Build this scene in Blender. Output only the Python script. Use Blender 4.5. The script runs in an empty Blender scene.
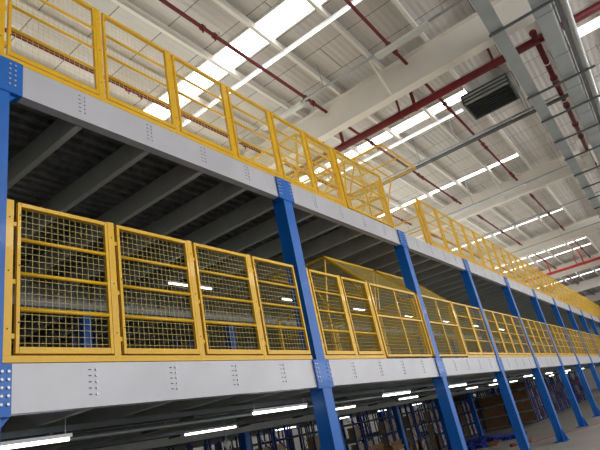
import bpy, math, random
from mathutils import Vector, Matrix
random.seed(7)
C = bpy.context.scene.collection
S = bpy.context.scene

# ------------------------------------------------------------ camera, light, exposure
B = 4.0708            # bay width between the blue columns
ZL = 2.5194           # top of lower deck edge beam
ZU = ZL + 2.70        # top of upper deck edge beam
BD = 0.3415           # edge beam depth
cam_d = bpy.data.cameras.new('camera')
cam = bpy.data.objects.new('camera', cam_d); C.objects.link(cam)
cam.location = (-1.6072, -3.7399, 1.6475)
cam.rotation_euler = (1.96789, 0.19668, -0.92475)
cam_d.sensor_width = 36; cam_d.lens = 506.94 / 600 * 36
cam_d.clip_end = 300
S.camera = cam
S.view_settings.view_transform = 'Standard'
S.view_settings.look = 'None'
S.view_settings.exposure = 0.0
S.view_settings.gamma = 1
S.view_settings.use_curve_mapping = False

W = bpy.data.worlds.new('daylight'); S.world = W; W.use_nodes = True
W.node_tree.nodes['Background'].inputs[0].default_value = (0.93, 0.96, 1.0, 1)
W.node_tree.nodes['Background'].inputs[1].default_value = .95

def area(name, loc, size, size_y, power, col=(1, .97, .92), rot=(0, 0, 0)):
    l = bpy.data.lights.new(name, 'AREA'); l.shape = 'RECTANGLE'
    l.size = size; l.size_y = size_y; l.energy = power; l.color = col
    o = bpy.data.objects.new(name, l); C.objects.link(o); o.location = loc; o.rotation_euler = rot
    return o
# high bay lamps over the aisle in front of the mezzanine
for i, x in enumerate((2, 14, 26, 38)):
    area('aisle_bay_light', (x, -9.5, 8.2), 8, 1.2, 330)
# unseen fill lights added over the upper deck, bouncing light up to the ceiling
for i, x in enumerate((3, 13, 23, 33)):
    area('deck_fill_light', (x, 5.2, 8.2), 9, 2.5, 500, (1, .985, .965))
# unseen fill lights added in front, tilted up to brighten the roof
for i, x in enumerate((4, 22, 40)):
    area('roof_fill_light', (x, -13.5, 5.0), 14, 3, 1000, (1, .97, .94), (math.radians(150), 0, 0))

# ------------------------------------------------------------ materials
def srgb(r, g, b):
    f = lambda c: (c/255/12.92) if c/255 <= .04045 else ((c/255+.055)/1.055)**2.4
    return (f(r), f(g), f(b), 1)
def mat(name, col, rough=.5, metal=0, noise=.0, nscale=6, bump=0, emit=None, es=0, coat=0):
    m = bpy.data.materials.new(name); m.use_nodes = True
    nt = m.node_tree; b = nt.nodes['Principled BSDF']
    b.inputs['Base Color'].default_value = col
    b.inputs['Roughness'].default_value = rough; b.inputs['Metallic'].default_value = metal
    if coat: b.inputs['Coat Weight'].default_value = coat
    if noise or bump:
        tc = nt.nodes.new('ShaderNodeTexCoord')
        n = nt.nodes.new('ShaderNodeTexNoise'); n.inputs['Scale'].default_value = nscale; n.inputs['Detail'].default_value = 5
        nt.links.new(tc.outputs['Object'], n.inputs['Vector'])
        if noise:
            r = nt.nodes.new('ShaderNodeValToRGB')
            r.color_ramp.elements[0].position = .3; r.color_ramp.elements[1].position = .7
            r.color_ramp.elements[0].color = tuple(c*(1-noise) for c in col[:3]) + (1,)
            r.color_ramp.elements[1].color = tuple(min(1, c*(1+noise)) for c in col[:3]) + (1,)
            nt.links.new(n.outputs['Fac'], r.inputs['Fac']); nt.links.new(r.outputs['Color'], b.inputs['Base Color'])
        if bump:
            bp = nt.nodes.new('ShaderNodeBump'); bp.inputs['Strength'].default_value = bump; bp.inputs['Distance'].default_value = .02
            nt.links.new(n.outputs['Fac'], bp.inputs['Height']); nt.links.new(bp.outputs['Normal'], b.inputs['Normal'])
    if emit:
        b.inputs['Emission Color'].default_value = emit; b.inputs['Emission Strength'].default_value = es
    return m
M = dict(
    yellow=mat('yellow_paint', srgb(222, 174, 14), .36, 0, .06, 3, coat=.2),
    wire=mat('yellow_wire', srgb(206, 184, 96), .45),
    blue=mat('blue_paint', srgb(0, 96, 184), .42, 0, .08, 2, coat=.08),
    rackblue=mat('rack_blue', srgb(20, 62, 150), .4, 0, .08, 2),
    beam=mat('pale_grey_paint', srgb(186, 187, 194), .38, .15, .07, 1.6),
    bolt=mat('zinc_bolt', srgb(190, 193, 198), .4, .7),
    hole=mat('dark_slot', srgb(40, 40, 44), .7),
    joist=mat('grey_joist_paint', srgb(182, 187, 185), .45, .1, .08, 2),
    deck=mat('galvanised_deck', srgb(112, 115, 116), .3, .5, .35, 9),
    bouncefloor=mat('pale_bounce_floor', srgb(200, 198, 190), .6),
    white=mat('white_steel', srgb(228, 224, 217), .55, 0, .03, 1),
    red=mat('red_pipe', srgb(106, 18, 28), .45, 0, .1, 3),
    brightred=mat('bright_red', srgb(178, 44, 40), .5),
    galv=mat('galvanised_sheet', srgb(164, 172, 176), .4, .45, .1, 1.5),
    shiny=mat('foil_duct', srgb(190, 195, 198), .36, .8, .05, 8, .4),
    darksteel=mat('dark_strut', srgb(92, 98, 102), .5, .4, .1, 4),
    black=mat('black_metal', srgb(38, 38, 40), .6),
    card=mat('cardboard', srgb(150, 116, 82), .85, 0, .12, 4),
    cardpale=mat('pale_cardboard', srgb(196, 172, 142), .85, 0, .08, 4),
    carddark=mat('brown_cardboard', srgb(120, 88, 58), .85, 0, .15, 3),
    shelf=mat('shelf_metal', srgb(150, 158, 160), .5, .3),
    pallet=mat('blue_plastic', srgb(30, 52, 150), .45),
    wall=mat('wall_paint', srgb(205, 202, 196), .8, 0, .04, .5),
    lamp=mat('lamp_glow', (1, 1, 1, 1), .5, emit=(1, .99, .96, 1), es=6),
    lampsoft=mat('lamp_soft', (1, 1, 1, 1), .5, emit=(1, .99, .96, 1), es=1.6),
    skyl=mat('skylight_glow', (1, 1, 1, 1), .5, emit=(1, 1, 1, 1), es=4),
    lampbody=mat('lamp_body', srgb(215, 218, 220), .4, .1),
    plastic=mat('pale_plastic', srgb(200, 205, 200), .4),
)
def roof_material():
    m = bpy.data.materials.new('ribbed_roof_sheet'); m.use_nodes = True
    nt = m.node_tree; b = nt.nodes['Principled BSDF']; b.inputs['Roughness'].default_value = .5
    tc = nt.nodes.new('ShaderNodeTexCoord')
    br = nt.nodes.new('ShaderNodeTexBrick'); br.offset = .5
    br.inputs['Scale'].default_value = 1; br.inputs['Brick Width'].default_value = 6.0; br.inputs['Row Height'].default_value = .95
    br.inputs['Mortar Size'].default_value = .012
    br.inputs['Color1'].default_value = srgb(210, 207, 204); br.inputs['Color2'].default_value = srgb(201, 198, 195)
    br.inputs['Mortar'].default_value = srgb(122, 118, 114)
    mp = nt.nodes.new('ShaderNodeMapping'); mp.inputs['Rotation'].default_value = (0, 0, math.pi/2)
    nt.links.new(tc.outputs['Object'], mp.inputs['Vector']); nt.links.new(mp.outputs['Vector'], br.inputs['Vector'])
    n = nt.nodes.new('ShaderNodeTexNoise'); n.inputs['Scale'].default_value = 1.2; n.inputs['Detail'].default_value = 6
    nt.links.new(tc.outputs['Object'], n.inputs['Vector'])
    mx = nt.nodes.new('ShaderNodeMix'); mx.data_type = 'RGBA'; mx.blend_type = 'MULTIPLY'; mx.inputs['Factor'].default_value = .35
    nt.links.new(br.outputs['Color'], mx.inputs['A']); nt.links.new(n.outputs['Color'], mx.inputs['B'])
    rr = nt.nodes.new('ShaderNodeValToRGB'); rr.color_ramp.elements[0].color = (.82, .81, .8, 1); rr.color_ramp.elements[1].color = (1, 1, 1, 1)
    nt.links.new(n.outputs['Fac'], rr.inputs['Fac']); nt.links.new(rr.outputs['Color'], mx.inputs['B'])
    nt.links.new(mx.outputs['Result'], b.inputs['Base Color'])
    wv = nt.nodes.new('ShaderNodeTexWave'); wv.wave_type = 'BANDS'; wv.bands_direction = 'Y'; wv.inputs['Scale'].default_value = 2.2
    nt.links.new(tc.outputs['Object'], wv.inputs['Vector'])
    bp = nt.nodes.new('ShaderNodeBump'); bp.inputs['Strength'].default_value = .4; bp.inputs['Distance'].default_value = .02
    nt.links.new(wv.outputs['Fac'], bp.inputs['Height']); nt.links.new(bp.outputs['Normal'], b.inputs['Normal'])
    return m
M['roof'] = roof_material()
def floor_material():
    m = mat('concrete_floor', srgb(156, 151, 143), .45, 0, .14, .8)
    return m
M['floor'] = floor_material()

# ------------------------------------------------------------ mesh helpers
class MB:
    def __init__(s): s.v = []; s.f = []
    def box(s, x0, x1, y0, y1, z0, z1):
        n = len(s.v)
        s.v += [(x, y, z) for z in (z0, z1) for x, y in ((x0, y0), (x1, y0), (x1, y1), (x0, y1))]
        s.f += [(n+3, n+2, n+1, n), (n+4, n+5, n+6, n+7)] + [(n+i, n+(i+1) % 4, n+4+(i+1) % 4, n+4+i) for i in range(4)]
        return s
    def cbox(s, x, y, z, sx, sy, sz): return s.box(x-sx/2, x+sx/2, y-sy/2, y+sy/2, z-sz/2, z+sz/2)
    def bar(s, p, q, w, h=None, up=(0, 0, 1)):
        """box section from p to q, w across, h along up"""
        h = h or w; p = Vector(p); q = Vector(q); d = (q-p).normalized(); u = Vector(up)
        if abs(d.dot(u)) > .98: u = Vector((0, 1, 0))
        a = d.cross(u).normalized(); u = a.cross(d).normalized()
        n = len(s.v)
        for e in (p, q):
            for i, j in ((-1, -1), (1, -1), (1, 1), (-1, 1)): s.v.append(tuple(e + a*(i*w/2) + u*(j*h/2)))
        s.f += [(n, n+1, n+2, n+3), (n+7, n+6, n+5, n+4)] + [(n+i, n+4+i, n+4+(i+1) % 4, n+(i+1) % 4) for i in range(4)]
        return s
    def tube(s, p, q, r, k=8, r2=None):
        p = Vector(p); q = Vector(q); d = (q-p).normalized(); r2 = r if r2 is None else r2
        a = d.cross(Vector((0, 0, 1)) if abs(d.z) < .9 else Vector((0, 1, 0))).normalized(); u = a.cross(d)
        n = len(s.v)
        for e, rr in ((p, r), (q, r2)):
            for i in range(k):
                t = 2*math.pi*i/k; s.v.append(tuple(e + a*(rr*math.cos(t)) + u*(rr*math.sin(t))))
        s.f += [(n+i, n+k+i, n+k+(i+1) % k, n+(i+1) % k) for i in range(k)]
        s.f += [tuple(n+i for i in range(k)), tuple(n+2*k-1-i for i in range(k))]
        return s
    def prism(s, pts, axis, a, b):
        """extrude a 2-D outline along axis x or y"""
        n = len(s.v); k = len(pts)
        for e in (a, b):
            for (u, w) in pts: s.v.append((e, u, w) if axis == 'x' else (u, e, w))
        s.f += [(n+i, n+(i+1) % k, n+k+(i+1) % k, n+k+i) for i in range(k)]
        s.f += [tuple(n+k-1-i for i in range(k)), tuple(n+k+i for i in range(k))]
        return s
    def mesh(s, name, m, bevel=0):
        me = bpy.data.meshes.new(name); me.from_pydata(s.v, [], s.f); me.materials.append(m); me.update()
        return me
    def build(s, name, m, parent=None, loc=(0, 0, 0), smooth=False, bevel=0):
        me = s.mesh(name, m)
        if smooth:
            for p in me.polygons: p.use_smooth = len(p.vertices) == 4
        o = bpy.data.objects.new(name, me); C.objects.link(o); o.location = loc
        if parent: o.parent = parent
        if bevel:
            b = o.modifiers.new('bevel', 'BEVEL'); b.width = bevel; b.segments = 2; b.limit_method = 'ANGLE'
        return o
def fix_normals():
    import bmesh
    for me in bpy.data.meshes:
        bm = bmesh.new(); bm.from_mesh(me); bmesh.ops.recalc_face_normals(bm, faces=bm.faces); bm.to_mesh(me); bm.free()
def thing(name, label, cat, loc=(0, 0, 0), group=None):
    o = bpy.data.objects.new(name, None); C.objects.link(o); o.location = loc; o.empty_display_size = .1
    return tag(o, label, cat, group)
def tag(o, label, cat, group=None):
    o['label'] = label; o['category'] = cat
    if group: o['group'] = group
    return o
def struct(o): o['kind'] = 'structure'; return o
def link_mesh(name, me, parent, loc=(0, 0, 0)):
    o = bpy.data.objects.new(name, me); C.objects.link(o); o.parent = parent; o.location = loc; return o
kids = {}
def tree(o):
    if not kids:
        pass
    return [c for c in bpy.data.objects if c.parent is o]
def snapshot(o):
    """the thing as a nested list, so that copies need no search"""
    return (o, [snapshot(c) for c in o.children])
def dup(snap, loc=None, label=None, group=None, parent=None):
    o, ch = snap; n = o.copy(); C.objects.link(n)
    if parent: n.parent = parent
    if loc is not None: n.location = loc
    if label: n['label'] = label
    if group: n['group'] = group
    for c in ch: dup(c, parent=n)
    return n
ORD = ['first', 'second', 'third', 'fourth', 'fifth', 'sixth', 'seventh', 'eighth', 'ninth', 'tenth', 'eleventh', 'twelfth', 'thirteenth',
       'fourteenth', 'fifteenth', 'sixteenth', 'seventeenth', 'eighteenth', 'nineteenth', 'twentieth']
NB = 11     # bays to the right of the first column

# ------------------------------------------------------------ setting
struct(MB().box(-14, 72, -40, 24, -.2, 0).build('floor', M['floor']))
roof = struct(MB().box(-14, 72, -16, 24, 9.36, 9.5).build('ceiling', M['roof']))
struct(MB().box(-14, 72, 24, 24.3, 0, 9.36).build('wall_back', M['wall']))
struct(MB().box(-14.3, -14, -16, 24.3, 0, 9.36).build('wall_left', M['wall']))
struct(MB().box(72, 72.3, -16, 24.3, 0, 9.36).build('wall_right', M['wall']))

# skylight strips across the roof
SKY = [(5.3, .3), (11.25, .22), (16.75, .14), (25.4, .1), (33.1, .14), (35.3, .14), (43.5, .2), (46, .2), (54, .2)]
for i, (x, w) in enumerate(SKY):
    for ya, yb, where in ((-1.8, 23, 'long inner run over the deck'), (-15.8, -4.6, 'short run over the aisle')):
        r = thing('skylight', f'bright skylight strip across the roof, {ORD[i]} from the left, {where}', 'skylight', (x, 0, 9.33), 'skylight strips in the roof')
        MB().box(-w, w, ya, yb, 0, .028).build('glazing', M['skyl'], r)
        for s_ in (-1, 1): MB().box(s_*(w+.02)-.02, s_*(w+.02)+.02, ya, yb, -.02, .028).build('frame_bar', M['white'], r)

# rafters, purlins
for i, x in enumerate((-1.6, 8.3, 18.3, 28.3, 38.3, 48.3, 58.3)):
    mb = MB().box(0, .02, -16, 23.9, 0, .8)
    r = thing('roof_beam', f'deep off-white steel roof beam spanning the hall, {ORD[i]} from the left', 'roof beam', (x, 0, 8.36))
    MB().box(-.01, .01, -16, 23.9, .02, .76).build('web', M['white'], r)
    MB().box(-.13, .13, -16, 23.9, 0, .02).build('bottom_flange', M['white'], r)
    MB().box(-.13, .13, -16, 23.9, .76, .778).build('top_flange', M['white'], r)
ys = [1.68+1.19*k for k in range(-14, 19)]
for i, y in enumerate(ys):
    mb = MB().prism([(-.035, .0), (.035, .0), (.035, .02), (-.02, .02), (-.02, .15), (.035, .15), (.035, .165), (-.035, .165)], 'x', -13.9, 71.9)
    n = i - 14
    lab = (f'white roof purlin along the mezzanine, {ORD[n]} row inward from the deck edge' if 0 <= n <= 18 else
           f'white roof purlin along the mezzanine, {ORD[-n-1]} row out over the aisle')
    o = mb.build('purlin', M['white'], None, (0, y, 9.14)); tag(o, lab, 'purlin', 'roof purlins')
# slanting fly braces from purlin to beam flange
for i, (y, xr) in enumerate(((-.70, 8.3), (-.6, 18.3))):
    o = MB().tube((xr-.9, y, 9.17), (xr-.02, y, 8.42), .028).build('fly_brace', M['white'])
    tag(o, ('thin white strut from purlin down to the nearest large roof beam', 'thin white strut from purlin down to the farther roof beam')[i], 'brace')

# ------------------------------------------------------------ sprinkler and fire pipes
def pipe(name, label, p, q, r, couplings=(), m='red', cat='pipe', group=None):
    root = thing(name, label, cat, p, group); p = Vector(p); q = Vector(q); d = (q-p)
    MB().tube((0, 0, 0), tuple(d), r, 12).build('pipe_run', M[m], root, smooth=True)
    for t in couplings:
        a = d.normalized()*t; b = a + d.normalized()*.09
        MB().tube(tuple(a), tuple(b), r*1.55, 10).build('coupling', M[m], root)
    return root
SPR = [(3.3, 'over the deck, third row inward'), (1.03, 'just inside the deck edge'), (-1.27, 'just outside the deck edge'), (5.6, 'deep over the deck, fourth row inward')]
for y, lab in SPR:
    root = thing('sprinkler_pipe', f'dark red sprinkler pipe running along the roof, {lab}', 'pipe', (-13, y, 9.0), 'red sprinkler pipes under the roof')
    MB().tube((0, 0, 0), (84, 0, 0), .038, 10).build('pipe_run', M['red'], root, smooth=True)
    for k in range(14):
        for dx in (0, .32):
            x = 17.0 + k*3.33 + dx
            cp = MB().tube((x, 0, 0), (x+.07, 0, 0), .062, 8).build('coupling', M['red'], root)
            MB().tube((x+.035, 0, -.12), (x+.035, 0, -.03), .018, 6).build('sprinkler_head', M['red'], cp)
    for k in range(27):
        MB().tube((2+k*3.1, 0, .02), (2+k*3.1, 0, .2), .01, 6).build('hanger', M['galv'], root)
def cross_main(x, z, ya, yb, label, m='red', r=.11):
    root = thing('fire_main_pipe', label, 'pipe', (x, 0, z), 'large red fire mains across the hall')
    MB().tube((0, ya, 0), (0, yb, 0), r, 14).build('pipe_run', M[m], root, smooth=True)
    for k, y in enumerate((1.7, 1.13, -.55, -.95, -2.9)):
        MB().tube((0, y, -.02), (0, y, .98 if k in (1, 3) else .7), .045 if k in (1, 3) else .03, 8).build('riser', M[m], root)
        MB().tube((0, y-.035, 0), (0, y+.035, 0), r*1.15, 12).build('clamp', M[m], root)
    return root
cross_main(9.0, 8.3, 14, -14, 'large dark red fire pipe crossing beside the nearest roof beam', r=.092)
cross_main(35.5, 8.3, 14, -14, 'red fire pipe crossing the roof far away at right', 'brightred', .09)
root = thing('drop_pipe', 'red pipe with couplings running between cable tray and duct', 'pipe', (9.0, -3.82, 8.3), None)
MB().tube((-.3, 0, 0), (9.5, 0, 0), .06, 12).build('pipe_run', M['red'], root, smooth=True)
for x in (.0, 1.9, 2.2, 3.6, 5.0, 6.0, 9.0):
    MB().tube((x-.06, 0, 0), (x+.06, 0, 0), .085, 10).build('coupling', M['red'], root)
for x in (1.05, 3.2): MB().tube((x-.02, 0, 0), (x+.02, 0, 0), .07, 10).build('band', M['white'], root)
MB().tube((-.34, 0, 0), (-.28, 0, 0), .075, 12).build('end_cap', M['red'], root)

# ------------------------------------------------------------ trays, ducts and hangers over the aisle
root = thing('cable_tray', 'long flat galvanised cable tray running along the aisle roof', 'cable tray', (-12, -3.29, 7.95))
MB().box(0, 80, -.12, .12, 0, .012).build('tray_bottom', M['galv'], root)
MB().box(0, 80, -.13, -.118, 0, .1).build('tray_side', M['galv'], root); MB().box(0, 80, .118, .13, 0, .1).build('tray_side', M['galv'], root)
root = thing('air_duct', 'wide grey galvanised air duct running along the roof at right', 'duct', (-12, -4.12, 7.97))
MB().prism([(-.13, .0), (.16, .0), (.16, .2), (-.2, .2), (-.2, .07), (-.185, .03), (-.16, .008)], 'x', 0, 80).build('duct_body', M['galv'], root)
for k in range(48):
    MB().prism([(-.14, -.012), (.172, -.012), (.172, .21), (-.212, .21), (-.212, .06), (-.17, -.002)], 'x', k*1.65, k*1.65+.025).build('duct_flange', M['galv'], root)
root = thing('foil_duct', 'shiny foil wrapped round duct right of the grey duct', 'duct', (-12, -4.49, 8.0))
MB().tube((0, 0, 0), (80, 0, 0), .062, 14).build('duct_body', M['shiny'], root, smooth=True)
root = thing('dark_conduit', 'dark conduit squeezed between grey duct and foil duct', 'conduit', (-12, -4.38, 7.96))
MB().box(0, 80, -.04, .04, 0, .08).build('conduit_run', M['darksteel'], root)
for i, x in enumerate([2.4, 4.0, 5.6, 7.45, 10.5, 12.07, 13.75, 15.4, 17.2] + [18.9+1.65*k for k in range(11)]):
    root = thing('trapeze_hanger', f'grey strut hanger under the cable tray and ducts, {ORD[i]} from the left', 'hanger', (x, -3.85, 7.915), 'strut hangers under the ducts')
    st = MB().box(-.02, .02, -.80, .72, -.02, .0).box(-.02, -.012, -.80, .72, 0, .024).box(.012, .02, -.80, .72, 0, .024)
    st.build('strut', M['darksteel'], root)
    for y in (.66, -.74): MB().tube((0, y, -.05), (0, y, 1.28), .008, 6).build('threaded_rod', M['galv'], root)
# beige box sleeve on the pipe
root = thing('pipe_box', 'small beige box around the red pipe beside the duct', 'box', (17.2, -3.73, 8.2))
MB().box(-.95, .95, -.12, .12, -.08, .5).build('casing', M['white'], root, bevel=.01)
for k in range(4): MB().box(-.8+k*.45, -.62+k*.45, .12, .2, .0, .1).build('bracket', M['white'], root)
# louvred vent unit
root = thing('vent_unit', 'dark louvred ventilation unit hung under the roof', 'ventilation unit', (11.3, -2.3, 8.72))
VX, VY = .52, .62
cs = MB().box(-VX, VX, -VY, -VY+.05, 0, .3).box(-VX, VX, VY-.05, VY, 0, .3).box(VX-.05, VX, -VY, VY, 0, .3).box(-VX, VX, -VY, VY, .28, .3)
casing = cs.build('casing', M['darksteel'], root)
for z in (0, .1, .2): MB().box(-VX, -VX+.04, -VY, VY, z, z+.05).build('side_bar', M['galv'], root)
MB().box(-VX+.05, -VX+.06, -VY, VY, 0, .28).build('side_screen', M['black'], root)
for k in range(8):
    x = -VX+.1+k*.125
    MB().bar((x, -VY+.05, .04), (x, VY-.05, .04), .012, .07, up=(.6, 0, .8)).build('louvre', M['darksteel'], root)
MB().box(-VX+.06, VX-.05, -VY+.05, VY-.05, .16, .17).build('filter', M['black'], root)
for x in (-VX+.05, VX-.05):
    for y in (-.5, .5): MB().tube((x, y, .3), (x, y, .62), .012, 6).build('hanger_rod', M['galv'], root)

# conduits and light rows running across the hall
def conduit(x, z, y0, y1, label, w=.05, m='galv', rods=()):
    root = thing('conduit', label, 'conduit', (x, 0, z))
    MB().box(-w/2, w/2, y0, y1, -.02, .02).build('conduit_run', M[m], root)
    for y in rods: MB().tube((0, y, 0), (0, y, 9.35-z), .011, 6).build('hanger_rod', M['galv'], root)
    return root
conduit(7.05, 8.7, 9, -9, 'thin galvanised lighting rail left of the nearest roof beam', .045, rods=(3, .35, -2.6, -5))
conduit(12.2, 8.5, 9, -9, 'thin galvanised lighting rail beyond the large red pipe', .05, rods=(3, .3, -2.9, -5))
conduit(17.0, 8.3, 9, -3.1, 'thin galvanised lighting rail in front of the second roof beam', .05, rods=(3, .3, -2.9))
conduit(22.4, 8.6, 9, -9, 'thin galvanised rail beyond the second roof beam', .05, rods=(3, -1.2, -5))
conduit(26.3, 8.3, 9, -9, 'thin galvanised rail in front of the third roof beam', .05, rods=(3, -1.2, -5))
conduit(11.75, 8.16, 8, -3.95, 'dark grey cable tray crossing beyond the large red pipe', .14, 'darksteel', rods=(2, -1, -3))
for nm, (x, z, y) in {'left of the nearest roof beam': (7.05, 8.66, -1.65), 'left of the nearest roof beam, deeper in': (7.05, 8.66, 1.6),
                      'beyond the large red pipe': (12.2, 8.46, 1.0), 'beyond the large red pipe, nearer the aisle': (12.2, 8.46, -1.9),
                      'in front of the second roof beam': (17.0, 8.26, -1.0), 'in front of the second roof beam, deeper in': (17.0, 8.26, .7),
                      'in front of the second roof beam, nearer the aisle': (17.0, 8.26, -2.7)}.items():
    root = thing('rail_light', f'flat unlit batten light, rail {nm}', 'light', (x, y, z), 'batten lights on the roof rails')
    MB().box(-.1, .1, -.62, .62, -.05, -.0).build('housing', M['lampbody'], root, bevel=.01)
    MB().box(-.08, .08, -.6, .6, -.062, -.05).build('diffuser', M['plastic'], root)
for i, (x, z) in enumerate(((5.85, 9.06), (11.56, 9.06))):
    root = thing('light_trunking', f'slim white lit light trunking beside a skylight, {ORD[i]} from the left', 'light', (x, 0, z), 'lit light trunking')
    ya = -1.5 if i == 1 else -12
    MB().box(-.04, .04, ya, 12, 0, .05).build('housing', M['lampbody'], root)
    MB().box(-.03, .03, ya, 12, -.012, 0).build('diffuser', M['lampsoft'], root)

# ------------------------------------------------------------ columns
CW, CD = .2, .19
def make_bolt(axis='y'):
    return MB().tube((0, .003, 0), (0, -.012, 0), .0105, 6).mesh('bolt', M['bolt'])
BOLT = make_bolt()
def make_column(k, near):
    x = k*B + .02
    nm = 'leftmost, cut by the photo edge' if k == 0 else f'{ORD[k]} from the left'
    root = thing('steel_column', f'blue steel column on the front of the mezzanine, {nm}' if k >= 0 else 'blue front column out of frame left', 'column', (x, 0, 0), 'blue front columns')
    sh = MB().box(-CW/2, CW/2, -.012, .0, .02, ZU-.01).box(-CW/2, CW/2, CD-.012, CD, .02, ZU-.01)
    sh.box(-CW/2+.004, -CW/2+.014, 0, CD-.012, .02, ZU-.01).box(CW/2-.014, CW/2-.004, 0, CD-.012, .02, ZU-.01)
    sh.build('shaft', M['blue'], root)
    MB().box(-.2, .2, -.11, .29, 0, .02).build('base_plate', M['blue'], root)
    for sx in (-1, 1):
        MB().prism([(sx*.1, .02), (sx*.185, .02), (sx*.185, .06), (sx*.1, .36)], 'y', .0, .012).build('gusset', M['blue'], root)
        MB().prism([(sx*.1, .02), (sx*.185, .02), (sx*.185, .06), (sx*.1, .36)], 'y', CD-.012, CD).build('gusset', M['blue'], root)
    for sx in (-1, 1):
        MB().prism([(-.012, .02), (-.095, .02), (-.095, .06), (-.012, .36)], 'x', sx*.05-.006, sx*.05+.006).build('gusset', M['blue'], root)
    for zt, lv in ((ZL, 'lower'), (ZU, 'upper')):
        xr = .205 if (k == 0 and lv == 'upper') else .16
        pl = MB().box(-.2, xr, -.024, -.0125, zt-BD-.005, zt-.004)
        pl.box(-.2, xr, -.024, .1, zt-BD-.02, zt-BD-.006)
        pl.prism([(-.012, zt-BD-.02), (.1, zt-BD-.02), (-.012, zt-BD-.1)], 'x', .1, .11) if False else None
        p = pl.build('splice_plate', M['blue'], root)
        p2 = MB().prism([(CW/2, zt-BD-.02), (CW/2+.07, zt-BD-.02), (CW/2, zt-BD-.1)], 'y', .02, .1).build('seat_bracket', M['blue'], root)
        if near:
            for sx in (-.175, -.13, .09, .135):
                for j in range(5):
                    link_mesh('bolt', BOLT, p, (sx, -.024, zt-.06-j*(BD-.12)/4))
    return root
for k in range(-1, NB+1): make_column(k, 0 <= k <= 4)
# inner columns
def inner_col(y, row):
    first = None
    for k in range(0, NB+1):
        lab = f'blue inner column, {ORD[k]} from the left in the {row} behind the front columns'
        if first is None:
            root = thing('inner_column', lab, 'column', (k*B, y, 0), f'blue inner columns, {row}')
            sh = MB().box(-.09, .09, -.01, 0, .02, ZU-.06).box(-.09, .09, .17, .18, .02, ZU-.06).box(-.086, -.076, 0, .17, .02, ZU-.06).box(.076, .086, 0, .17, .02, ZU-.06)
            sh.build('shaft', M['blue'], root)
            MB().box(-.17, .17, -.1, .27, 0, .02).build('base_plate', M['blue'], root)
            for sx in (-1, 1): MB().prism([(sx*.09, .02), (sx*.16, .02), (sx*.16, .05), (sx*.09, .3)], 'y', 0, .012).build('gusset', M['blue'], root)
            first = snapshot(root)
        else: dup(first, (k*B, y, 0), lab)
inner_col(5.15, 'row')
inner_col(10.2, 'second row')

# ------------------------------------------------------------ edge beams with bolt groups
def edge_beam(zt, lv):
    first = None
    for k in range(-1, NB):
        bay = 'cut off by the left photo edge' if k < 0 else f'in the {ORD[k]} bay from the left'
        root = thing('edge_beam', f'pale grey steel edge beam of the {lv} deck {bay}', 'beam', (k*B+.02, 0, zt), f'edge beams of the {lv} deck')
        x0, x1 = CW/2+.002, B-CW/2-.002
        w = MB().prism([(0, 0), (.1, 0), (.1, -.006), (.006, -.006), (.006, -BD+.006), (.1, -BD+.006), (.1, -BD), (0, -BD)], 'x', x0, x1)
        # fascia continues behind the splice plates
        w.build('channel', M['beam'], root)
        if 0 <= k <= 4:
            for j in range(1, 5):
                for i in range(5):
                    z = -.055 - i*(BD-.15)/4
                    link_mesh('bolt', BOLT, root, (j*B/5+.01, 0, z))
                    MBs = SLOT; link_mesh('slot', MBs, root, (j*B/5-.045, 0, z))
SLOT = MB().box(-.013, .013, -.001, .002, -.004, .004).mesh('slot', M['hole'])
edge_beam(ZL, 'lower'); edge_beam(ZU, 'upper')
# inner beams
for zt, lv in ((ZL, 'lower'), (ZU, 'upper')):
    for y, r in ((5.15, 'first'), (10.2, 'second')):
        o = MB().prism([(-.05, 0), (.05, 0), (.05, -.01), (.005, -.01), (.005, -.42), (.05, -.42), (.05, -.43), (-.05, -.43), (-.05, -.42), (-.005, -.42), (-.005, -.01), (-.05, -.01)], 'x', -B, NB*B)
        o = o.build('inner_beam', M['joist'], None, (0, y+.085 if False else y-.07, zt-.07))
        tag(o, f'long grey beam below the {lv} deck over the {r} row of inner columns', 'beam')

# ------------------------------------------------------------ joists and corrugated decking
JM = MB().prism([(0, 0), (.05, 0), (.05, -.004), (.004, -.004), (.004, -.266), (.07, -.266), (.07, -.274), (0, -.274)], 'y', .012, 5.06).mesh('joist', M['joist'])
JM2 = MB().prism([(0, 0), (.05, 0), (.05, -.004), (.004, -.004), (.004, -.266), (.07, -.266), (.07, -.274), (0, -.274)], 'y', 5.2, 10.1).mesh('joist', M['joist'])
for zt, lv in ((ZU, 'upper'), (ZL, 'lower')):
    for k in range(-1, NB):
        for j in range(5):
            if j == 0 and k == -1: continue
            x = (k + j/5)*B + (.0 if j else .0)
            for me, row, y0 in ((JM, 'front', .11 if j else .22), (JM2, 'rear', 0)):
                o = bpy.data.objects.new('deck_joist', me); C.objects.link(o); o.location = (x, .09 if (me is JM) else 0, zt-.066)
                if me is JM:
                    o.location.y = .1 if j else .2
                    o.scale.y = (4.95/5.05) if j else 4.85/5.05
                bay = 'left of the first column' if k < 0 else f'of bay {ORD[k]} from the left'
                tag(o, f'grey joist under the {lv} deck, {row} row, {ORD[j]} joist {bay}', 'joist', f'joists under the {lv} deck')
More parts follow.
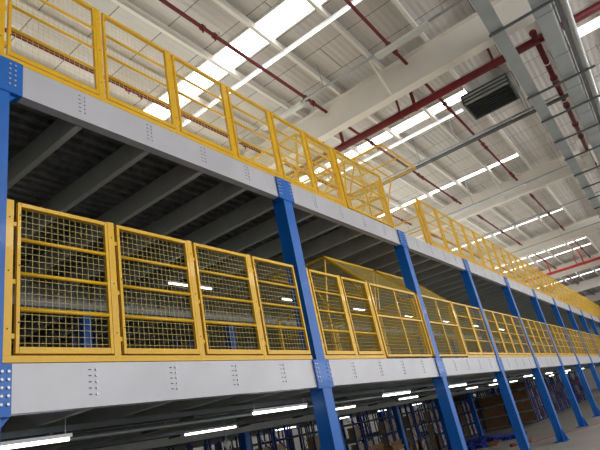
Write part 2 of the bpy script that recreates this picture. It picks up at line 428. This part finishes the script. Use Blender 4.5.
def decking(zt, lv):
    pts = []; p = .16; n = int(12/p)
    y = .105
    for i in range(n):
        pts += [(y+i*p, 0), (y+i*p+.055, 0), (y+i*p+.075, .05), (y+i*p+.14, .05)]
    top = [(a, b) for a, b in pts]; bot = [(a, b+.006) for a, b in reversed(pts)]
    mb = MB(); k = len(pts); xs = [-B+.02 + i*(NB+1)*B/12 for i in range(13)]
    for x in (xs[0], xs[-1]):
        for a, b in pts: mb.v.append((x, a, b))
    mb.f += [(i, i+1, k+i+1, k+i) for i in range(k-1)]
    m2 = len(mb.v)
    for x in (xs[0], xs[-1]):
        for a, b in pts: mb.v.append((x, a, .064))
    mb.f += [(m2+i, m2+k+i, m2+k+i+1, m2+i+1) for i in range(k-1)]
    fb = MB().box(xs[0], xs[-1], .13, 12, 0, .0015).build('bounce_floor_sheet', M['bouncefloor'], None, (0, 0, zt))  # unseen pale floor layer, added to bounce light up to the ceiling
    tag(fb, f'pale floor sheeting added to bounce light, over the {lv} deck', 'floor sheet')
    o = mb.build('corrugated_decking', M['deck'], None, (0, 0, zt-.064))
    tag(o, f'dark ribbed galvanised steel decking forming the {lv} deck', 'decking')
decking(ZL, 'lower'); decking(ZU, 'upper')

# ------------------------------------------------------------ yellow mesh guard panels
FH = 1.295
def mesh_wires(w, h, x0, z0, y, pitch=.055, r=.0014):
    mb = MB(); n = max(1, int(round(w/pitch))); m = max(1, int(round(h/pitch)))
    for i in range(1, n):
        x = x0 + w*i/n; mb.box(x-r, x+r, y-r, y+r, z0, z0+h)
    for j in range(1, m):
        z = z0 + h*j/m; mb.box(x0, x0+w, y-3*r, y-r, z-r, z+r)
    return mb
def build_panel(W_, label, cat, loc, last=False):
    """post at x=0, panel frame to its right"""
    r = thing('guard_panel', label, cat, loc)
    post = MB().box(-.034, .034, .005, .055, .0, FH+.012).build('post', M['yellow'], r, bevel=.004)
    tb = MB(); xl, xr = .06, W_-.04
    tb.box(xl, xl+.028, .0, .036, .07, FH).box(xr-.028, xr, .0, .036, .07, FH)
    tb.box(xl+.028, xr-.028, .0, .05, FH-.036, FH).box(xl+.028, xr-.028, .0, .05, .07, .12)
    for z in (.2, .62, 1.1): tb.box(.034, xl, .012, .024, z-.02, z+.02).box(xr, W_-.034, .012, .024, z-.02, z+.02)
    frame = tb.build('frame', M['yellow'], r, bevel=.004)
    hh = FH-.036-.12
    for j in (1, 2, 3):
        z = .12 + hh*j/4
        MB().tube((xl+.03, .016, z), (xr-.03, .016, z), .0165, 8).build('rail', M['yellow'], r, smooth=True)
    mesh_wires(xr-xl-.06, FH-.14, xl+.03, .1, .036).build('wire_mesh', M['wire'], r)
    MB().box(-.034, W_-.034, -.004, .05, .003, .056).build('toe_rail', M['yellow'], r, bevel=.004)
    for z in (.3, .75, 1.18): MB().tube((xl+.018, .001, z), (xl+.018, -.004, z), .006, 6).build('screw', M['black'], frame)
    for z in (.25, .7, 1.15): MB().tube((0, .006, z), (0, .001, z), .006, 6).build('screw', M['black'], post)
    return r
def panel_positions(level):
    """(bay, number in bay, x, width)"""
    out = []
    for k in range(-1, NB):
        if k == 1:
            lo = B+.16 if level == 'lower' else B+.04
            out += [(k, j, lo + j*(5.97-lo)/2, (5.97-lo)/2) for j in range(2)]
        elif k == 2:
            out += [(k, j, 9.99 + j*(3*B-9.99-(.1 if level == 'lower' else -.04))/2, (3*B-9.99-(.1 if level == 'lower' else -.04))/2) for j in range(2)]
        elif level == 'lower':
            e = [.155, 1.065, 2.035, 3.0, 3.955]; out += [(k, j, k*B+e[j], round(e[j+1]-e[j], 3)) for j in range(4)]
        else:
            out += [(k, j, k*B+.04 + j*B/4, B/4) for j in range(4)]
    return out
for zt, lv in ((ZL, 'lower'), (ZU, 'upper')):
    cache = {}
    for k, j, x, w in panel_positions(lv):
        bay = 'beyond left photo edge' if k < 0 else f'of the {ORD[k]} bay'
        lab = f'yellow wire mesh guard panel on the {lv} deck edge, {ORD[j]} panel {bay}'
        key = round(w, 3)
        if key not in cache:
            r = build_panel(w, lab, 'guard panel', (x, .004, zt+.002)); r['group'] = f'mesh guard panels on the {lv} deck'; cache[key] = snapshot(r)
        else: dup(cache[key], (x, .004, zt+.002), lab)
# end posts beside the gates
for lv, zt, x in (('upper', ZU, 5.985), ('lower', ZL, 5.985)):
    o = MB().box(-.034, .034, .005, .055, 0, FH+.012).build('gate_end_post', M['yellow'], None, (x, .004, zt+.002), bevel=.004)
    tag(o, f'yellow end post between mesh panels and pallet gate, {lv} deck', 'post')

# ------------------------------------------------------------ pallet gates
PY, PZ = .895, 1.155
def rotp(y, z, opened):
    if not opened: return y, z
    dy, dz = y-PY, z-PZ
    return PY+dz, PZ-dy
def gate(x0, w, zt, opened, label):
    root = thing('pallet_gate', label, 'gate', (x0, .01, zt+.002), 'yellow pallet gates')
    P = lambda x, y, z: (x,) + rotp(y, z, opened)
    t = .036; xm = w/2
    A, Bp, Cp, D, E = (0, .05), (0, 1.27), (.73, 2.03), (2.03, 2.05), (2.03, 2.05)
    def seg(mb, a, b, s=t): mb.bar(P(*a), P(*b), s, s, up=(1, 0, 0))
    f = MB()
    for x in (0, w): seg(f, (x, *A), (x, *Bp))
    for z in (.05, 1.27): seg(f, (0, 0, z), (w, 0, z))
    f.build('front_frame', M['yellow'], root)
    f = MB(); seg(f, (0, 0, .72), (w, 0, .72), .03); f.build('mid_rail', M['yellow'], root)
    f = MB(); seg(f, (xm, 0, .05), (xm, 0, 1.27), .03); f.build('mullion', M['yellow'], root)
    f = MB()
    for x in (0, w): seg(f, (x, *Bp), (x, *Cp))
    seg(f, (0, *Cp), (w, *Cp)); f.build('slanted_frame', M['yellow'], root)
    f = MB()
    for x in (0, w): seg(f, (x, *Cp), (x, *D))
    seg(f, (0, *D), (w, *D)); seg(f, (0, 1.4, 2.04), (w, 1.4, 2.04), .025); f.build('top_frame', M['yellow'], root)
    for x in (0, w):
        f = MB(); seg(f, (x, 0, .75), (x, PY, PZ), .03); seg(f, (x, PY, PZ), (x, 1.3, 2.04), .03); seg(f, (x, PY, PZ), (x, *Cp), .03)
        f.build('swing_arm', M['yellow'], root)
    def grid(p, q, name, px=.06):
        g = MB(); r = .0036
        n = int(w/px); L = math.dist(p, q); m = int(L/px)
        for i in range(1, n):
            x = w*i/n; g.bar(P(x, *p), P(x, *q), r, r, up=(1, 0, 0))
        for j in range(1, m):
            u = p[0]+(q[0]-p[0])*j/m, p[1]+(q[1]-p[1])*j/m; g.bar(P(0, *u), P(w, *u), r, r, up=(1, 0, 0) if False else (0, 0, 1))
        g.build(name, M['wire'], root)
    grid(A, Bp, 'front_mesh'); grid(Bp, Cp, 'slanted_mesh'); grid(Cp, D, 'top_mesh')
    # fixed side guards with the pivot posts
    for x in (-.035, w+.035):
        for ya, yb, zt_ in ((PY-.03, PY+.03, PZ+.06), (1.98, 2.04, 1.2), (.06, .12, 1.22)):
            gp = MB().box(x-.02, x+.02, ya, yb, 0, zt_).build('guard_post', M['yellow'], root)
            if ya == PY-.03: MB().tube((x-.03, PY, PZ), (x+.03, PY, PZ), .05, 12).build('pivot', M['yellow'], gp)
        g = MB()
        for z in (.1, .48, .84, 1.2): g.tube((x, .1, z), (x, 2.0, z), .016, 8)
        g.build('side_rail', M['yellow'], root)
        mw = MB()
        for i in range(1, 32): y = .1+i*.06; mw.box(x-.0018, x+.0018, y-.0018, y+.0018, .1, 1.2)
        for i in range(1, 18): z = .1+i*.0605; mw.box(x-.0018, x+.0018, .1, 2.0, z-.0025, z+.0025)
        mw.build('side_mesh', M['wire'], root)
    MB().box(-.05, w+.05, 2.0, 2.04, .003, .1).build('rear_toe_board', M['yellow'], root)
    return root
gate(6.05, 1.86, ZL, False, 'closed yellow mesh pallet gate on the lower deck, left of third column')
gate(8.05, 1.86, ZL, False, 'closed yellow mesh pallet gate on the lower deck, right of third column')
gate(6.05, 1.86, ZU, False, 'closed yellow pallet gate on the upper deck, left of third column')
gate(8.05, 1.86, ZU, True, 'raised yellow pallet gate on upper deck, frame tipped out above the edge')

# ------------------------------------------------------------ tube lights, trays and pipes below the decks
def reach(x, y, z):
    """height from z up to the joist or the decking above"""
    zt = ZL if z < ZL else ZU
    u = x % (B/5)
    return zt - (.34 if u < .076 or u > B/5-.006 else .052) - z
def tube_light(x, y, z, label, group):
    r = thing('tube_light', label, 'light', (x, y, z), group)
    MB().box(-.55, .55, -.02, .02, .022, .05).build('housing', M['lampbody'], r)
    MB().tube((-.53, 0, .008), (.53, 0, .008), .014, 10).build('tube', M['lamp'], r, smooth=True)
    for s in (-.5, .5): MB().tube((s, 0, .05), (s, 0, reach(x+s, y, z)), .005, 6).build('hanger', M['galv'], r)
    return r
for i, x in enumerate((.35, 3.7, 7.0, 10.1, 13.4, 16.7, 20, 24, 28, 32)):
    tube_light(x, .47, 2.0, f'lit tube light under the lower deck near the front edge, {ORD[i]} from the left', 'front row tube lights')
for i, x in enumerate((4.3, 7.45, 10.6, 15.4, 17.8, 20.5, 24.5, 28, 32)):
    tube_light(x, 2.35 if x < 5 else 1.95, 2.0, f'lit tube light under the lower deck in the second row, {ORD[i]} from the left', 'second row tube lights')
for i, x in enumerate((12.5, 16, 19.5, 23)):
    tube_light(x, 7.4, 2.0, f'lit tube light deep between the racks, {ORD[i]} from the left', 'deep row tube lights')
for i, x in enumerate((4.95, 8.3, 11.6, 15, 18.5, 22, 26, 30)):
    tube_light(x, 3.1, 4.65, f'lit tube light hanging under the upper deck, {ORD[i]} from the left', 'tube lights under the upper deck')
for y, lab, z, w in ((.85, 'front', 2.1, .16), (1.5, 'middle', 2.08, .22), (3.0, 'rear', 2.06, .2)):
    r = thing('service_tray', f'dark cable tray below the lower deck, {lab} of three', 'cable tray', (-3, y, z), 'cable trays below the lower deck')
    MB().box(0, 46, -w/2, w/2, 0, .008).build('tray_bottom', M['black'], r)
    for s in (-1, 1): MB().box(0, 46, s*w/2-.004, s*w/2+.004, 0, .05).build('tray_side', M['darksteel'], r)
    for k in range(28):
        MB().box(.6+k*1.63, .63+k*1.63, -w/2-.04, w/2+.04, -.03, -.002).build('bracket', M['darksteel'], r)
r = thing('service_pipe', 'thin galvanised pipe below the lower deck behind the edge beam', 'pipe', (-3, 1.1, 2.06))
MB().tube((0, 0, 0), (46, 0, 0), .022, 10).build('pipe_run', M['galv'], r, smooth=True)
for k in range(20): MB().tube((1+k*2.2, 0, .0), (1+k*2.2, 0, .13), .006, 6).build('hanger', M['galv'], r)
for i, x in enumerate((4.35, 7.9, 11.2, 15.9)):
    r = thing('warning_light', f'small pale round lamp hanging under the lower deck, {ORD[i]} from the left', 'lamp', (x, 2.12, 1.78), 'round hanging lamps')
    MB().tube((0, 0, .05), (0, 0, reach(x, 2.12, 1.78)), .007, 6).build('stem', M['galv'], r)
    MB().tube((0, 0, .05), (0, 0, .0), .03, 12, .06).tube((0, 0, 0), (0, 0, -.05), .06, 12, .035).build('globe', M['plastic'], r, smooth=True)

# ------------------------------------------------------------ storage racks
def rack_proto(L, H, name_label, levels):
    r = thing('storage_rack', name_label, 'storage rack')
    n = max(1, round(L/1.35)); D = .5
    for i in range(n+1):
        y = i*L/n
        for x in (0, D):
            MB().box(x-.022, x+.022, y-.02, y+.02, 0, H).build('upright', M['rackblue'], r)
    mb = MB()
    for i in (0, n):
        y = i*L/n; z = .15
        s = 1
        while z+.42 < H:
            b = MB().bar((0 if s > 0 else D, y, z), (D if s > 0 else 0, y, z+.42), .02, .02).build('brace', M['rackblue'], r); z += .42; s = -s
    for z in levels:
        MB().box(.0, D, .02, L-.02, z-.02, z).build('shelf_board', M['shelf'], r)
        for x in (-.01, D+.01): MB().box(x-.012, x+.012, 0, L, z-.06, z+.0).build('shelf_beam', M['rackblue'] if x > 0 else M['shelf'], r)
    return r
LV = (.1, .64, 1.18, 1.74)
def carton(x, y, z, sx, sy, sz, m, label, grp):
    r = thing('carton', label, 'box', (x, y, z), grp)
    MB().box(-sx/2, sx/2, 0, sy, 0, sz).build('body', M[m], r)
    MB().box(-.02, .02, -.002, sy, sz, sz+.002).build('tape', M['cardpale'], r)
    return r
near = rack_proto(4.0, 2.05, 'x', LV); snear = None
nx = [7.1, 9.55, 12.0, 14.4, 16.6, 18.75, 20.95, 23.1, 25.2]
first = True; cnt = 0
snap = snapshot(near)
for i, x in enumerate(nx):
    for s, side in ((0, 'left'), (.62, 'right')):
        lab = f'blue boltless storage rack of pair {ORD[i]} from the left, {side} rack, end facing out'
        if first: near.location = (x+s, 6.0, 0); near['label'] = lab; near['group'] = 'blue racks behind the inner columns'; first = False
        else: dup(snap, (x+s, 6.0, 0), lab)
        for li, z in enumerate(LV[:3]):
            if i == 0: continue
            if (i*7+li*3+int(s*10)) % 11 == 0: continue
            carton(x+s+.25, 6.04, z+.002, .40, .26, .42, 'cardpale', f'pale carton at the end of the {side} rack, pair {ORD[i]}, {("bottom","middle","top")[li]} shelf', 'pale cartons in the rack ends')
far = rack_proto(5.4, 2.05, 'x', LV); sfar = snapshot(far); first = True
fx = [27.5, 28.25, 29.35, 30.1, 31.3, 32.05, 33.3, 34.05, 35.4, 36.2, 37.6, 38.4, 40.0, 40.8, 42.6, 43.4, 45.4, 46.2]
for i, x in enumerate(fx):
    lab = f'blue storage rack reaching out to the aisle far right, {ORD[i]} from the left'
    if first: far.location = (x, 3.25, 0); far['label'] = lab; far['group'] = 'blue racks at the far right'; first = False
    else: dup(sfar, (x, 3.25, 0), lab)
    for li, z in enumerate(LV[:3] if i % 4 in (1, 2) else ()):
        carton(x+.25, 3.3, z+.002, .4, .5, .42, 'cardpale' if (i+li) % 2 else 'card', f'carton at the aisle end of far right rack {ORD[i]}, {("bottom","middle","top")[li]} shelf', 'cartons in the far right rack ends')
for li, z in enumerate(LV):
    for j in range(4):
        if li == 3 and j % 2: continue
        carton(27.5+.24, 3.3+j*1.35, z+.002, .46, 1.25, .44 if li < 3 else .28, 'carddark', f'long brown carton on the broad rack face, {("bottom","second","third","top")[li]} shelf, {ORD[j]} from right', 'brown cartons on the broad rack face')
# upper floor racks, seen dimly through the lower guard mesh
up = rack_proto(4.0, 2.0, 'x', (.1, .7, 1.3)); sup = snapshot(up); first = True
for i, x in enumerate((1.6, 4.3, 7.0, 9.7, 12.4, 15.1, 17.8, 20.5)):
    lab = f'dim blue rack on the lower deck behind the mesh, {ORD[i]} from the left'
    if first: up.location = (x, 6.0, ZL); up['label'] = lab; up['group'] = 'racks on the lower deck'; first = False
    else: dup(sup, (x, 6.0, ZL+.002), lab)

# ------------------------------------------------------------ things on the floor
def pallet(x, y, rot, z, label):
    r = thing('plastic_pallet', label, 'pallet', (x, y, z), 'blue plastic pallets'); r.rotation_euler.z = rot
    d = MB()
    for k in range(7): d.box(-.6, .6, -.5+k*.155, -.5+k*.155+.07, .12, .15)
    for k in range(3): d.box(-.6+k*.54, -.6+k*.54+.12, -.5, .5, .105, .125)
    d.build('deck', M['pallet'], r)
    for i in (-.52, 0, .52):
        for j in (-.42, 0, .42): MB().box(i-.08, i+.08, j-.08, j+.08, .02, .106).build('foot', M['pallet'], r)
    b = MB()
    for i in (-.52, 0, .52): b.box(i-.08, i+.08, -.5, .5, 0, .022)
    b.build('skid', M['pallet'], r)
    return r
pallet(20.6, 2.75, .1, 0, 'blue plastic pallet lying on the floor, right one of the row')
pallet(21.4, 4.1, .1, 0, 'blue plastic pallet on the floor beside the inner column')
pallet(18.9, 3.75, .3, 0, 'lower blue plastic pallet of the stack of two by the front column')
pallet(18.9, 3.75, .3, .152, 'upper blue plastic pallet of the stack of two by the front column')
# folded cartons standing together
for i, (x, y, a, h, w) in enumerate(((14.9, 3.35, .5, .95, 1.0), (14.75, 3.6, .42, .9, 1.0), (14.6, 3.85, .55, .88, .95), (14.5, 4.1, .4, .84, .9))):
    r = thing('folded_carton', f'flattened brown carton standing on the floor, {ORD[i]} from the aisle', 'box', (x, y, 0), 'flattened cartons'); r.rotation_euler.z = a
    MB().prism([(-w/2, 0), (w/2, 0), (w/2, h*.86), (w*.1, h), (-w/2, h*.9)], 'y', -.02, .02).build('panel', M['carddark' if i % 2 == 0 else 'card'], r)
    MB().box(-w/2, w/2, -.026, -.021, h*.35, h*.36).build('crease', M['cardpale'], r)
for i, (x, y, h) in enumerate(((14.6, 5.0, .82), (13.6, 4.45, .72))):
    r = thing('open_carton', ('open brown carton with raised flaps beside the flattened cartons', 'pale open carton left of the flattened cartons')[i], 'box', (x, y, 0))
    s = .35
    MB().box(-s, s, -s, -s+.01, 0, h).box(-s, s, s-.01, s, 0, h).box(-s, -s+.01, -s, s, 0, h).box(s-.01, s, -s, s, 0, h).box(-s, s, -s, s, 0, .01).build('body', M[('card', 'cardpale')[i]], r)
    MB().bar((-s, -s, h+.06), (s, -s, h+.06), .01, .14, up=(0, -.6, .8)).build('flap', M['card'], r)
    MB().bar((-s, s, h+.06), (s, s, h+.06), .01, .14, up=(0, .6, .8)).build('flap', M['card'], r)
r = thing('pallet_jack', 'small red hand truck end beside the fourth front column', 'hand truck', (16.3, 3.3, 0))
MB().box(-.12, .12, -.2, .2, .26, .42).build('body', M['brightred'], r, bevel=.03)
MB().tube((0, .15, .4), (0, .3, .62), .02, 8).build('handle', M['black'], r)
for s in (-.2, .2): MB().tube((s-.03, 0, .13), (s+.03, 0, .13), .13, 14).build('wheel', M['black'], r)
MB().box(-.2, .2, -.04, .04, .1, .26).build('axle_block', M['black'], r)
# red barrier tape on the floor
pts = [(17.3, 1.28), (18.2, .92), (18.9, .55), (19.5, .05), (20.3, -.38), (21.6, -.9)]
t = MB()
for a, b in zip(pts, pts[1:]): t.bar((a[0], a[1], .006), (b[0], b[1], .006), .07, .008)
tag(t.build('barrier_tape', M['brightred']), 'red and white barrier tape lying across the concrete floor', 'tape')
r = thing('rolled_strap', 'dark red bundle of strapping on the floor', 'strap', (17.5, 1.62, 0))
MB().tube((-.5, .2, .05), (.1, -.05, .05), .05, 10).tube((.05, -.05, .045), (.35, -.25, .045), .045, 10).build('roll', M['red'], r, smooth=True)
MB().tube((-.12, .05, .05), (-.06, .02, .05), .056, 10).build('band', M['black'], r)
o = MB().box(-.6, .6, -.12, .12, 0, .06).box(-.5, -.3, -.2, .2, .06, .1).box(.3, .5, -.2, .2, .06, .1).build('timber_piece', M['carddark'], None, (19.0, 2.95, 0)); o.rotation_euler.z = .2
tag(o, 'dark wooden offcut lying in front of the blue pallets', 'timber')

fix_normals()
